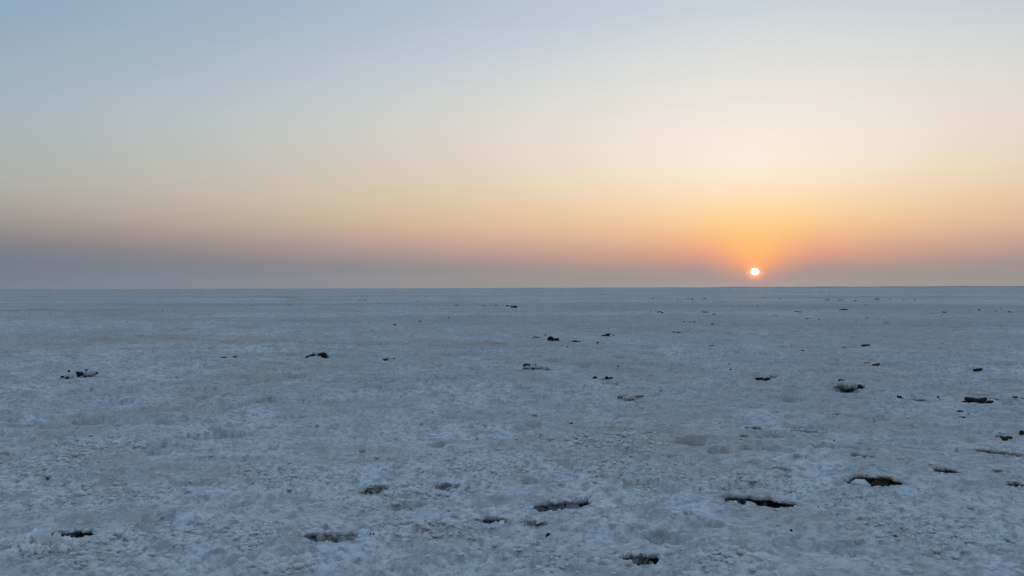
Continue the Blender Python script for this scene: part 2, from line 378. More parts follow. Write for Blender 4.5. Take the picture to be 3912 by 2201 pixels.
# tan stained nodules: x, base y, width, height
TANS = [(1385, 1740, 30, 12), (1803, 1808, 26, 10), (1815, 1836, 14, 10), (1825, 1698, 18, 8), (2376, 1836, 22, 17), (2042, 1600, 28, 13), (2262, 1697, 60, 18), (1358, 1842, 34, 14), (1623, 1881, 34, 15), (1786, 1888, 28, 18),
        (1992, 1812, 16, 9), (2195, 1790, 24, 12), (2242, 1927, 26, 14), (268, 1849, 18, 15), (326, 1864, 52, 10), (516, 1900, 24, 11), (172, 1840, 50, 10), (20, 1740, 36, 10), (580, 2184, 40, 10), (1283, 1843, 16, 10),
        (3656, 1740, 20, 17), (3184, 1881, 30, 12), (3509, 1895, 12, 7), (3553, 1797, 16, 8), (3830, 1882, 20, 9), (2841, 1684, 36, 12), (3892, 1814, 16, 6), (3380, 1843, 40, 9), (1245, 2036, 22, 22), (1610, 1632, 24, 10), (1780, 1604, 24, 8),
        (3190, 1595, 34, 7), (3284, 1713, 40, 9), (2552, 1846, 12, 7), (290, 1668, 30, 9), (1212, 1640, 16, 9), (3585, 1531, 12, 8), (3520, 1436, 18, 9), (2526, 1503, 18, 8), (1560, 1945, 14, 9), (3462, 1788, 20, 7), (2790, 1945, 30, 10)]
# larger white nodules
WHITES = [(3289, 2094, 46, 30), (3443, 1950, 62, 26), (3470, 1962, 34, 12), (3892, 1958, 50, 24), (2805, 2134, 46, 22), (2856, 2184, 40, 22), (3466, 2204, 50, 24), (1737, 1982, 28, 17), (1360, 2140, 44, 22), (1709, 1963, 34, 18),
          (2337, 2132, 50, 26), (1547, 2058, 44, 14), (450, 2180, 20, 16), (1195, 2196, 30, 16), (1318, 1990, 26, 16), (2088, 1935, 34, 26), (2172, 1925, 30, 20), (2508, 2206, 32, 22), (420, 1676, 28, 22), (2385, 1778, 60, 24), (2690, 2160, 60, 24),
          (1690, 2050, 26, 14), (1585, 1900, 30, 13), (1830, 1770, 24, 12), (2440, 1610, 56, 14), (2060, 2100, 26, 14), (1890, 2110, 30, 14), (620, 1980, 22, 12), (760, 1895, 24, 12), (300, 2170, 30, 14)]
# shallow dents of the crust: x, y, width, height, depth
DENTS = [(835, 1660, 230, 24, .04), (790, 1528, 120, 14, .03), (1000, 1536, 140, 12, .03), (1700, 1450, 90, 10, .03), (2150, 1502, 120, 14, .05), (2640, 1700, 120, 24, .03), (2560, 1752, 90, 18, .03), (560, 1736, 120, 16, .03), (960, 1750, 170, 18, .03),
         (1520, 1790, 60, 18, .03), (2060, 1850, 120, 22, .03), (1480, 2000, 120, 22, .03), (2560, 2080, 200, 60, .04), (2340, 1450, 80, 8, .03), (2000, 1480, 60, 8, .03), (3060, 1760, 70, 26, .03), (2890, 1720, 170, 12, .02), (3330, 1618, 90, 10, .02),
         (3200, 1612, 80, 8, .02), (2560, 1420, 80, 6, .03), (2880, 1376, 70, 5, .03), (3520, 1430, 100, 8, .02), (1860, 1340, 60, 5, .03), (1990, 1366, 70, 5, .02), (620, 1700, 120, 20, .025), (700, 1850, 90, 16, .025), (1090, 1800, 80, 14, .03),
         (1830, 1940, 120, 24, .03), (2700, 2010, 120, 30, .02), (1560, 1930, 160, 24, .03), (2290, 1835, 60, 12, .03), (820, 1640, 80, 8, .03), (1130, 1480, 50, 6, .03), (300, 1500, 100, 8, .02), (1480, 1495, 60, 8, .03), (2980, 1510, 120, 14, .02)]
_rd = np.random.RandomState(21)
for _ in range(90):
    _y = 1320 + 420 * _rd.uniform() ** 1.1
    DENTS.append((_rd.uniform(60, 3880), _y, _rd.uniform(30, 120) * (.6 + (_y - 1300) / 500), _rd.uniform(5, 9) * (.7 + (_y - 1300) / 350), _rd.uniform(.015, .03)))
DENTS = [(*at(a, b), c * EYE / (b - CY) / 2, max(.05, EYE * FPX / (b - d / 2 - CY) - EYE * FPX / (b + d / 2 - CY)) / 2, e) for a, b, c, d, e in DENTS]
# coarse granular fields (pixels), and low dirty ridges as polylines (pixels, width m, height m, dirt)
GRANULAR = [(170, 1790, 260, 70), (400, 1900, 330, 80), (440, 2080, 300, 60), (880, 2060, 360, 60), (330, 1720, 260, 40), (1130, 1850, 160, 40), (1000, 1800, 120, 30), (1850, 1780, 320, 60), (1560, 1900, 330, 60), (1700, 2040, 380, 70),
            (2450, 1820, 260, 60), (2900, 1860, 240, 50), (3500, 2040, 420, 90), (2760, 2160, 200, 60), (2300, 1700, 300, 50), (1060, 2180, 200, 40), (3300, 1930, 200, 40), (60, 2100, 160, 60), (300, 2160, 200, 40), (2050, 2150, 300, 50)]
GRANULAR = [(*at(a, b), c * EYE / (b - CY), max(.12, EYE * FPX / (b - d - CY) - EYE * FPX / (b - CY))) for a, b, c, d in GRANULAR]
RIDGES = [([(150, 1292), (420, 1296), (700, 1304), (960, 1312), (1180, 1318), (1400, 1320), (1620, 1324), (1780, 1322), (1940, 1328)], .8, .045, .5),
          ([(-200, 1184), (10, 1187), (120, 1187)], 2.0, .05, .9), ([(960, 1130), (1080, 1134), (1140, 1144), (1200, 1147), (1300, 1148)], 1.2, .07, .9),
          ([(600, 1262), (720, 1262)], .5, .03, .6), ([(50, 1137), (135, 1138)], 3, .06, .5), ([(220, 1136), (310, 1136)], 3, .06, .5)]
RIDGES = [([at(*p) for p in pts], w, h, t) for pts, w, h, t in RIDGES]


class Hole:
    def __init__(s, key, box, skew, depth, mud, side, chunks):
        x0, x1, y0, y1 = box
        s.key, s.depth, s.mud, s.side, s.chunks = key, depth * (1.4 if mud > .2 else 1.05), mud, side, chunks
        xm, sk = (x0 + x1) / 2, skew
        yc = (y0 + y1) / 2
        hh = max(3.0, (y1 - y0) / 2 - abs(sk) * 0.35)
        cx, cy = at(xm, yc)
        bx, by = at(xm, yc - hh)
        fx, fy = at(xm, yc + hh)
        lx, ly = at(x0, yc - sk / 2 * (1 if sk else 0))
        rx, ry = at(x1, yc + sk / 2 * (1 if sk else 0))
        s.c = np.array([cx, (by + fy) / 2])
        ax = np.array([rx - lx, ry - ly]); s.a = np.linalg.norm(ax) / 2
        s.ax = ax / np.linalg.norm(ax)
        if s.ax[0] < .6:
            s.ax = np.array([.8, .6 * np.sign(s.ax[1])]); s.a = abs(rx - lx) / 2 / .8
        s.ay = np.array([-s.ax[1], s.ax[0]])
        s.b = max(0.07, min((by - fy) / 2, 1.3 * s.a))
        s.seed = sum(map(ord, key))
        rnd = np.random.RandomState(s.seed)
        s.ph = rnd.uniform(0, 6.28, 6)
        s.am = rnd.uniform(.5, 1, 6)

    def outline(s, f):
        r = 1.0
        for k, w in enumerate((2, 3, 5, 8, 13, 21)):
            r = r + s.am[k] * (0.10, .085, .07, .055, .04, .03)[k] * np.sin(w * f + s.ph[k])
        return r

    def local(s, x, y):
        dx, dy = x - s.c[0], y - s.c[1]
        u, v = (dx * s.ax[0] + dy * s.ax[1]) / s.a, (dx * s.ay[0] + dy * s.ay[1]) / s.b
        f = np.arctan2(v, u)
        return np.hypot(u, v) / s.outline(f), f

    def point(s, q, f):
        r = q * s.outline(f)
        u, v = r * np.cos(f) * s.a, r * np.sin(f) * s.b
        return s.c[0] + u * s.ax[0] + v * s.ay[0], s.c[1] + u * s.ax[1] + v * s.ay[1]


HOLES = [Hole(*h) for h in HOLES]


def seg_dist(x, y, pts):
    best = np.full(x.shape, 1e9, F)
    for (ax, ay), (bx, by) in zip(pts[:-1], pts[1:]):
        dx, dy = bx - ax, by - ay
        t = np.clip(((x - ax) * dx + (y - ay) * dy) / (dx * dx + dy * dy), 0, 1)
        best = np.minimum(best, np.hypot(x - ax - t * dx, y - ay - t * dy))
    return best


MEAN_RELIEF = F(0.032)


def crust(x, y, cut=True):
    """Height of the crust and its colour fields (dirt, fresh white salt) at world points."""
    x, y = np.asarray(x, np.float64), np.asarray(y, np.float64)
    r = np.hypot(x, y)
    z = F(.035) * fbm(x, y, 7.0, 1, 2) + F(.020) * fbm(x, y, 1.7, 2, 2)
    tan = np.clip(perlin(x / 3.1, y / 3.1, 40) * .9 + .5 * perlin(x / .7, y / .7, 41) - .25, 0, 1) * F(.5)
    fresh = np.clip(.5 + fbm(x, y, 11.0, 50, 3, .6), 0, 1)
    near = r < 70
    mud = np.zeros(x.shape, F)
    if near.any():
        xn, yn = x[near], y[near]
        patch = .42 + .55 * perlin(xn / 1.5, yn / 1.5, 5) + .28 * perlin(xn / .5, yn / .5, 6)
        for gx, gy, gw, gd in GRANULAR:
            q = ((xn - gx) / gw) ** 2 + ((yn - gy) / gd) ** 2
            patch = patch + .5 * np.exp(-1.2 * q)
        patch = np.clip(.06 + .94 * sstep(.22, .72, patch), .04, 1.0)
        zn = F(.012) * (1 - np.abs(fbm(xn, yn, .62, 7, 2)) * 2) * sstep(.1, .5, perlin(xn / 2.3, yn / 2.3, 8) + .25)
        zn = zn + F(.010) * fbm(xn, yn, .23, 9, 2) + F(.004) * fbm(xn, yn, .07, 10, 2)
        e1, e2 = fbm(xn / 1.5, yn, 1.0, 12, 3), fbm(xn / 1.7 + 9, yn + .12 * xn, .42, 13, 3)
        rise = (1 + 1.1 * sstep(7.5, 14, np.hypot(xn, yn))).astype(F)
        zn = zn + rise * (F(.018) * sstep(-.03, .03, e1) + F(.015) * sstep(-.04, .04, e2 - .15))          # little scarps of the crust
        zn = zn + domes(xn, yn + 1.9, .46, 24, np.clip(.35 + .5 * e1, 0, .7), .10, .36, .14, .8)
        zn = zn - rise * domes(xn, yn + 5.1, .95, 25, np.clip(.42 - .3 * e1, 0, .7), .10, .25, .36, .30)    # old shallow tread marks
        zn = zn - rise * domes(xn + 4, yn, .37, 26, np.clip(.34 - .3 * e2, 0, .6), .12, .32, .36, .32)
        amp = np.ones(xn.shape, F)
        dent_shade = np.zeros(xn.shape, F)
        for h in HOLES:
            m = (np.abs(xn - h.c[0]) < h.a * 2 + .2) & (np.abs(yn - h.c[1]) < max(h.a, h.b) * 2 + .2)
            if m.any():
                q, _ = h.local(xn[m], yn[m])
                amp[m] *= (.2 + .8 * sstep(1.05, 2.0, q)).astype(F)
        d1 = domes(xn, yn, .052, 21, np.maximum(patch, .45), .26, .64, .62, .5) * (.5 + .5 * patch)
        d2 = domes(xn + 3.3, yn, .10, 22, np.clip(patch * .7 + .10, 0, 1), .18, .52, .55, .5)
        d3 = domes(xn, yn + 7.7, .21, 23, np.clip(.20 + .3 * patch, 0, 1) * .6, .10, .34, .45, .5)
        zn = zn + np.maximum(np.maximum(d1, d2), d3) + F(.2) * (d1 + d2)
        zn = MEAN_RELIEF + (zn - MEAN_RELIEF) * amp
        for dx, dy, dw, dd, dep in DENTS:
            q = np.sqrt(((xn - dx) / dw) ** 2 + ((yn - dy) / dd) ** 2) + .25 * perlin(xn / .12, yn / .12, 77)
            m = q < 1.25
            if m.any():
                dent_shade[m] = np.maximum(dent_shade[m], (9.0 * dep * (1 - sstep(.7, 1.1, q[m])) * np.clip(.8 + .7 * perlin(xn[m] / .05, yn[m] / .05, 78), 0, 1.3)).astype(F))      # shade of the dents painted into the colour, broken up by noise
                zn[m] -= (3.0 * dep * (1 - sstep(.80, 1.05, q[m]))).astype(F)
        z[near] += zn
        mud[near] = dent_shade  # the dents' painted shade is carried in the mud field
        fresh[near] = np.clip(fresh[near] * .35 + .62 * patch + .25 * perlin(xn / .3, yn / .3, 52), 0, 1)
        tn = tan[near]
        tn += F(.5) * sstep(.36, .66, perlin(xn / .17, yn / .17, 44) - .2 * patch) * sstep(.1, .5, perlin(xn / 1.1, yn / 1.1, 45))
        tan[near] = tn
    for pts, w, h, dirt in RIDGES:
        xs, ys = [p[0] for p in pts], [p[1] for p in pts]
        m = (x > min(xs) - 4 * w) & (x < max(xs) + 4 * w) & (y > min(ys) - 4 * w) & (y < max(ys) + 4 * w)
        if m.any():
            q = seg_dist(x[m], y[m], pts) / w + .8 * perlin(x[m] / (w * 1.6), y[m] / (w * 1.6), 63)
            g = np.exp(-q * q) * np.clip(.65 + .9 * perlin(x[m] / (w * 2), y[m] / (w * 2), 64), 0, 1.4)
            z[m] += (h * g).astype(F)
            tan[m] += (dirt * g).astype(F)
    if cut:
        for h in HOLES:
            m = (np.abs(x - h.c[0]) < h.a * 2 + .2) & (np.abs(y - h.c[1]) < max(h.a, h.b) * 2 + .2)
            if m.any():
                q, f = h.local(x[m], y[m])
                z[m] -= (.40 * (1 - sstep(1.0, 1.10, q))).astype(F)
    return z, np.clip(tan, 0, 1), np.clip(fresh, 0, 1), np.clip(mud, 0, .6)


def height(x, y):
    return float(crust(np.array([x]), np.array([y]), False)[0][0])


def heights(x, y):
    return crust(np.asarray(x), np.asarray(y), False)[0]


# ------------------------------------------------------------------ materials
def material(name):
    m = bpy.data.materials.new(name)
    m.use_nodes = True
    nt = m.node_tree
    return m, nt, nt.nodes['Principled BSDF']


def mix(nt, fac, a, b, mode='MIX'):
    n = nt.nodes.new('ShaderNodeMix'); n.data_type = 'RGBA'; n.blend_type = mode
    for i, v in ((0, fac), (6, a), (7, b)):
        if isinstance(v, (int, float)): n.inputs[i].default_value = v
        elif isinstance(v, tuple): n.inputs[i].default_value = (*v, 1)
        else: nt.links.new(v, n.inputs[i])
    return n.outputs[2]


def noise(nt, scale, detail=2.0, rough=.5, vecin=None):
    n = nt.nodes.new('ShaderNodeTexNoise')
    n.inputs['Scale'].default_value = scale; n.inputs['Detail'].default_value = detail; n.inputs['Roughness'].default_value = rough
    if vecin is not None: nt.links.new(vecin, n.inputs['Vector'])
    return n.outputs['Fac']


def ramp(nt, fac, a, b):
    n = nt.nodes.new('ShaderNodeMapRange'); n.interpolation_type = 'SMOOTHSTEP'
    nt.links.new(fac, n.inputs[0]); n.inputs[1].default_value = a; n.inputs[2].default_value = b
    return n.outputs[0]


def attr(nt, name):
    n = nt.nodes.new('ShaderNodeAttribute'); n.attribute_name = name
    return n.outputs['Fac']


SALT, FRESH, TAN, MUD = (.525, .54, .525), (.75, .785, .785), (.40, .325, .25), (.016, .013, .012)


def salt_material(name, use_attr=True, tan=0.0, fresh=.5, tone=1.0):
    m, nt, b = material(name)
    geo = nt.nodes.new('ShaderNodeNewGeometry')
    P3 = geo.outputs['Position']
    flat = nt.nodes.new('ShaderNodeVectorMath'); flat.operation = 'MULTIPLY'; flat.inputs[1].default_value = (1, 1, .6)
    nt.links.new(P3, flat.inputs[0])
    P = flat.outputs[0]                      # grain bedded level, as the salt dried
    c = mix(nt, attr(nt, 'fresh') if use_attr else fresh, SALT, FRESH if name not in ('white_salt', 'bright_salt') else ((.78, .78, .765) if name == 'white_salt' else (.90, .90, .885)))
    dust = (.405, .425, .43) if name not in ('white_salt', 'bright_salt') else ((.60, .60, .59) if name == 'white_salt' else (.84, .84, .825))
    c = mix(nt, ramp(nt, noise(nt, 14.0, 4, .68, P), .40, .66), c, dust)            # dusty, damp and clean grains side by side
    if name not in ('white_salt', 'bright_salt'): c = mix(nt, ramp(nt, noise(nt, 2.6, 4, .65, P), .46, .72), c, (.42, .425, .415))
    c = mix(nt, ramp(nt, noise(nt, 31.0, 3, .6, P), .54, .70), c, (.72, .72, .705))
    if name not in ('white_salt', 'bright_salt'): c = mix(nt, ramp(nt, noise(nt, .35, 4, .6, P), .50, .74), c, (.44, .435, .415))
    if name == 'salt_crust':             # short dark streaks across the flat, painting in the shade of small scarps
        ms = nt.nodes.new('ShaderNodeVectorMath'); ms.operation = 'MULTIPLY'; ms.inputs[1].default_value = (.55, 1, .6); nt.links.new(P3, ms.inputs[0])
        c = mix(nt, ramp(nt, noise(nt, 8.0, 4, .62, ms.outputs[0]), .55, .68), c, (.41, .42, .425))
    if name == 'salt_crust': c = mix(nt, ramp(nt, noise(nt, .045, 4, .62, P), .44, .70), c, (.43, .43, .415))
    if name == 'salt_crust':             # broad bands of cleaner and dustier salt out on the flat
        mb = nt.nodes.new('ShaderNodeVectorMath'); mb.operation = 'MULTIPLY'; mb.inputs[1].default_value = (.25, 1, 1); nt.links.new(P3, mb.inputs[0])
        c = mix(nt, ramp(nt, noise(nt, .022, 5, .7, mb.outputs[0]), .46, .60), c, (.40, .415, .415))
    t = attr(nt, 'tan') if use_attr else tan
    if tan > .2: t = ramp(nt, noise(nt, 45.0, 3, .6, P), .62 - .4 * tan, .75)
    c = mix(nt, t, c, TAN)
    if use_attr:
        c = mix(nt, attr(nt, 'mud'), c, MUD)  # real mud, plus the shade painted into dents and pits
    if tone < 1: c = mix(nt, 1.0, c, (tone, tone, tone), 'MULTIPLY')
    nt.links.new(c, b.inputs['Base Color'])
    b.inputs['Roughness'].default_value = .8
    b.inputs['Specular IOR Level'].default_value = .02
    n1, n2 = noise(nt, 70.0, 3, .6, P3), noise(nt, 330.0, 2, .6, P3)
    add = nt.nodes.new('ShaderNodeMath'); add.operation = 'MULTIPLY_ADD'
    nt.links.new(n2, add.inputs[0]); add.inputs[1].default_value = .35; nt.links.new(n1, add.inputs[2])
    bu = nt.nodes.new('ShaderNodeBump'); bu.inputs['Strength'].default_value = .7; bu.inputs['Distance'].default_value = .007
    nt.links.new(add.outputs[0], bu.inputs['Height'])
    if name == 'salt_crust': nt.links.new(attr(nt, 'grain'), bu.inputs['Strength'])
    if name == 'salt_crust':             # the crust's ripples beyond the finely built foreground
        b2 = nt.nodes.new('ShaderNodeBump'); b2.inputs['Distance'].default_value = .035
        nt.links.new(attr(nt, 'ripple'), b2.inputs['Strength'])
        mp = nt.nodes.new('ShaderNodeVectorMath'); mp.operation = 'MULTIPLY'; mp.inputs[1].default_value = (.6, 1, 1); nt.links.new(P3, mp.inputs[0])
        nt.links.new(noise(nt, 9.0, 4, .62, mp.outputs[0]), b2.inputs['Height'])
        nt.links.new(b2.outputs[0], bu.inputs['Normal'])
    nt.links.new(bu.outputs[0], b.inputs['Normal'])
    return m


def mud_material(name):
    m, nt, b = material(name)
    geo = nt.nodes.new('ShaderNodeNewGeometry'); P = geo.outputs['Position']
    c = mix(nt, ramp(nt, noise(nt, 26.0, 4, .65, P), .42, .68), MUD, (.045, .034, .027))
    c = mix(nt, ramp(nt, noise(nt, 55.0, 3, .6, P), .64, .76), c, (.30, .29, .27))          # salt crystals sticking to the mud
    nt.links.new(c, b.inputs['Base Color'])
    b.inputs['Roughness'].default_value = .8
    b.inputs['Specular IOR Level'].default_value = .2
    bu = nt.nodes.new('ShaderNodeBump'); bu.inputs['Strength'].default_value = .8; bu.inputs['Distance'].default_value = .01
    nt.links.new(noise(nt, 90.0, 4, .65, P), bu.inputs['Height'])
    nt.links.new(bu.outputs[0], b.inputs['Normal'])
    return m


M_CRUST = salt_material('salt_crust')
M_SALT = salt_material('white_salt', False, 0.0, 1.0)
M_BRIGHT = salt_material('bright_salt', False, 0.0, 1.0)
M_TAN = salt_material('tan_salt', False, .55, .3)
M_MUD = mud_material('dark_mud')


# ------------------------------------------------------------------ mesh helpers
def mesh_from(name, verts, quads, attrs=None):
    me = bpy.data.meshes.new(name)
    verts = np.asarray(verts, F).reshape(-1, 3)
    quads = np.asarray(quads, np.int32)
    n, k = quads.shape
    me.vertices.add(len(verts)); me.vertices.foreach_set('co', verts.ravel())
    me.loops.add(n * k); me.loops.foreach_set('vertex_index', quads.ravel())
    me.polygons.add(n); me.polygons.foreach_set('loop_start', np.arange(n, dtype=np.int32) * k)
    me.update(calc_edges=True)
    me.validate()
    for key, val in (attrs or {}).items():
        a = me.attributes.new(key, 'FLOAT', 'POINT')
        a.data.foreach_set('value', np.asarray(val, F).ravel())
    me.shade_smooth()
    return me


def link(name, me, mat, parent=None, loc=None):
    o = bpy.data.objects.new(name, me)
    if mat: me.materials.append(mat)
    COL.objects.link(o)
    if parent: o.parent = parent
    if loc is not None: o.location = loc
    return o


def tag(o, label=None, category=None, group=None, kind=None):
    for k, v in (('label', label), ('category', category), ('group', group), ('kind', kind)):
        if v: o[k] = v
    return o


def grid_quads(nr, nc, wrap=False):
    i, j = np.meshgrid(np.arange(nr - 1), np.arange(nc if wrap else nc - 1), indexing='ij')
    j2 = (j + 1) % nc
    return np.stack([i * nc + j, i * nc + j2, (i + 1) * nc + j2, (i + 1) * nc + j], -1).reshape(-1, 4)


def ico(sub):
    bm = bmesh.new()
    bmesh.ops.create_icosphere(bm, subdivisions=sub, radius=1.0)
    v = np.array([tuple(a.co) for a in bm.verts]); f = np.array([[a.index for a in p.verts] for p in bm.faces])
    bm.free()
    return v, f


ICO = {k: ico(k) for k in (1, 2, 3, 4)}


def noise3(v, scale, seed):
    x, y, z = v.T * scale
    return (perlin(x + 5.1, y + 1.7 * z, seed) + perlin(y + 9.3, z - 1.3 * x, seed + 1) + perlin(z + 2.2, x + 1.1 * y, seed + 2)) / 1.7


def lump(seed, sub=3, rough=.30, facets=5):
    """A broken clod: sphere cut by a few planes and roughened; unit size, base near z = -1."""
    v, f = ICO[sub]
    rnd = np.random.RandomState(seed)
    v = v.copy()
    for _ in range(facets):
        n = rnd.normal(size=3); n /= np.linalg.norm(n)
        k = rnd.uniform(.45, .8)
        d = v @ n
        v = v - np.outer(np.maximum(d - k, 0) * .9, n)
    amp = 1 + rough * noise3(v, 1.3, seed) + rough * .55 * noise3(v, 3.1, seed + 9) + rough * .3 * noise3(v, 7.0, seed + 19)
    v = v * amp[:, None]
    lo, hi = v.min(0), v.max(0)
    return (v - (lo + hi) / 2) / ((hi - lo) / 2), f


def slab(seed, sub=3):
    """A plate of crust: flattened, squarish, with a rough edge."""
    v, f = ICO[sub]
    rnd = np.random.RandomState(seed)
    p = 3.2
    s = (np.abs(v) ** p).sum(1) ** (-1 / p)
    v = v * s[:, None]
    ang = np.arctan2(v[:, 1], v[:, 0])
    ed = 1 + .10 * np.sin(3 * ang + rnd.uniform(0, 6)) + .08 * np.sin(5 * ang + rnd.uniform(0, 6))
    v[:, :2] *= ed[:, None]
    amp = 1 + .16 * noise3(v, 1.6, seed) + .12 * noise3(v, 4.0, seed + 3) + .06 * noise3(v, 9.0, seed + 5)
    v = v * amp[:, None]
    lo, hi = v.min(0), v.max(0)
    return (v - (lo + hi) / 2) / ((hi - lo) / 2), f


# ------------------------------------------------------------------ the salt flat
def build_ground():
    # graded rows: fine close by, coarser with distance
    rows = [2.7]
    while rows[-1] < 30000:
        r = rows[-1]
        step = min(.75 * r * r / 1285.0, .0056 * r)
        if r > 90: step = min(.0056 * r * (r / 90) ** 1.3, .10 * r)
        rows.append(r + step)
    rows = np.array(rows)
    az = np.radians(np.linspace(-46, 46, 1060))
    R, A = np.meshgrid(rows, az, indexing='ij')
    X, Y = R * np.sin(A), R * np.cos(A)
    z, tan, fresh, mud = crust(X.ravel(), Y.ravel())
    V = [np.stack([X.ravel(), Y.ravel(), z], 1)]
    Q = [grid_quads(*X.shape)]
    T, W, D = [tan], [fresh], [mud]
    # the rest of the circle, coarser and a finger lower where it tucks under
    def coarse(r, a):
        R, A = np.meshgrid(r, np.radians(a), indexing='ij')
        X, Y = (R * np.sin(A)).ravel(), (R * np.cos(A)).ravel()
        z, t, w, d = crust(X, Y, False)
        off = sum(len(v) for v in V)
        V.append(np.stack([X, Y, z - .035 * np.clip(R.ravel() / 2, 0, 1)], 1)); Q.append(grid_quads(len(r), len(a)) + off); T.append(t); W.append(w); D.append(d)
    coarse(np.geomspace(.05, 30000, 260), np.linspace(45.7, 314.3, 260))
    coarse(np.geomspace(.05, 2.76, 60), np.linspace(-46.5, 46.5, 180))
    tan = np.concatenate(T)
    RR = np.hypot(*np.concatenate(V)[:, :2].T)
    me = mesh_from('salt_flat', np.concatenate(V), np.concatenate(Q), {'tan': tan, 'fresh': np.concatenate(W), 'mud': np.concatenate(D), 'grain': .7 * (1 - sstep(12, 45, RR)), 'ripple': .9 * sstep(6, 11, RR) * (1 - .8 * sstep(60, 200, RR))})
    o = link('salt_flat', me, M_CRUST)
    tag(o, 'wide bumpy white salt flat running to the horizon', None, None, 'structure')
    print('ground', len(rows), len(me.polygons))


build_ground()


# the far low shore line, darker and higher to the right
def build_shore():
    a = np.radians(np.linspace(-60, 75, 240))
    R0 = 6500.0
    hgt = (1.2 + 6.0 * sstep(-12, 34, np.degrees(a))) * (1 + .35 * perlin(np.degrees(a) / 2.3, a * 0 + 3.3, 70) + .2 * perlin(np.degrees(a) / .7, a * 0 + 7.3, 71))
    vs = []
    for dr, k in ((-160, -.2), (-60, .7), (0, 1.0), (90, .7), (200, -.2)):
        r = R0 + dr
        vs.append(np.stack([r * np.sin(a), r * np.cos(a), hgt * k], 1))
    V = np.concatenate(vs)
    me = mesh_from('distant_shore', V, grid_quads(5, len(a)))
    m, nt, b = material('far_scrub')
    geo = nt.nodes.new('ShaderNodeNewGeometry')
    c = mix(nt, noise(nt, .01, 3, .6, geo.outputs['Position']), (.36, .31, .28), (.46, .40, .36))
    nt.links.new(c, b.inputs['Base Color']); b.inputs['Roughness'].default_value = .95
    tag(link('distant_shore', me, m), 'thin dark line of far low shore on the horizon', None, None, 'structure')


build_shore()


def build_sun():
    bm = bmesh.new()
    D = 28000.0
    r = D * math.radians(.272)
    bmesh.ops.create_uvsphere(bm, u_segments=64, v_segments=32, radius=r)
    bmesh.ops.scale(bm, vec=(1, 1, .84), verts=bm.verts)
    me = bpy.data.meshes.new('sun'); bm.to_mesh(me); bm.free(); me.shade_smooth()
    m = bpy.data.materials.new('sun_surface'); m.use_nodes = True
    nt = m.node_tree; nt.nodes.clear()
    e = nt.nodes.new('ShaderNodeEmission'); e.inputs[0].default_value = (1, .93, .74, 1); e.inputs[1].default_value = 3.0
    out = nt.nodes.new('ShaderNodeOutputMaterial'); nt.links.new(e.outputs[0], out.inputs[0])
    o = link('sun', me, m, None, SUN_DIR * D + Vector((0, 0, EYE)))
    tag(o, 'small white setting sun just above the horizon, slightly flattened', 'sun')


build_sun()

ANCHORS = [(*at(2884, 1112), 'the spot under the sun')]            # (x, y, words) for the labels of small things

# ------------------------------------------------------------------ holes broken through the crust
CHUNKS = [mesh_from('salt_chunk', *lump(900 + k, 2, .35, 4)) for k in range(8)]
CRUMBS = [mesh_from('rim_crumb', *lump(950 + k, 2, .36, 4)) for k in range(6)]
for c_ in CRUMBS: c_.materials.append(M_SALT)
M_PIT_SHADE = salt_material('shaded_pit_salt', False, .06, 0.0, .72)  # salt toned down to paint in the shade inside the pits
for c_ in CHUNKS: c_.materials.append(M_PIT_SHADE)


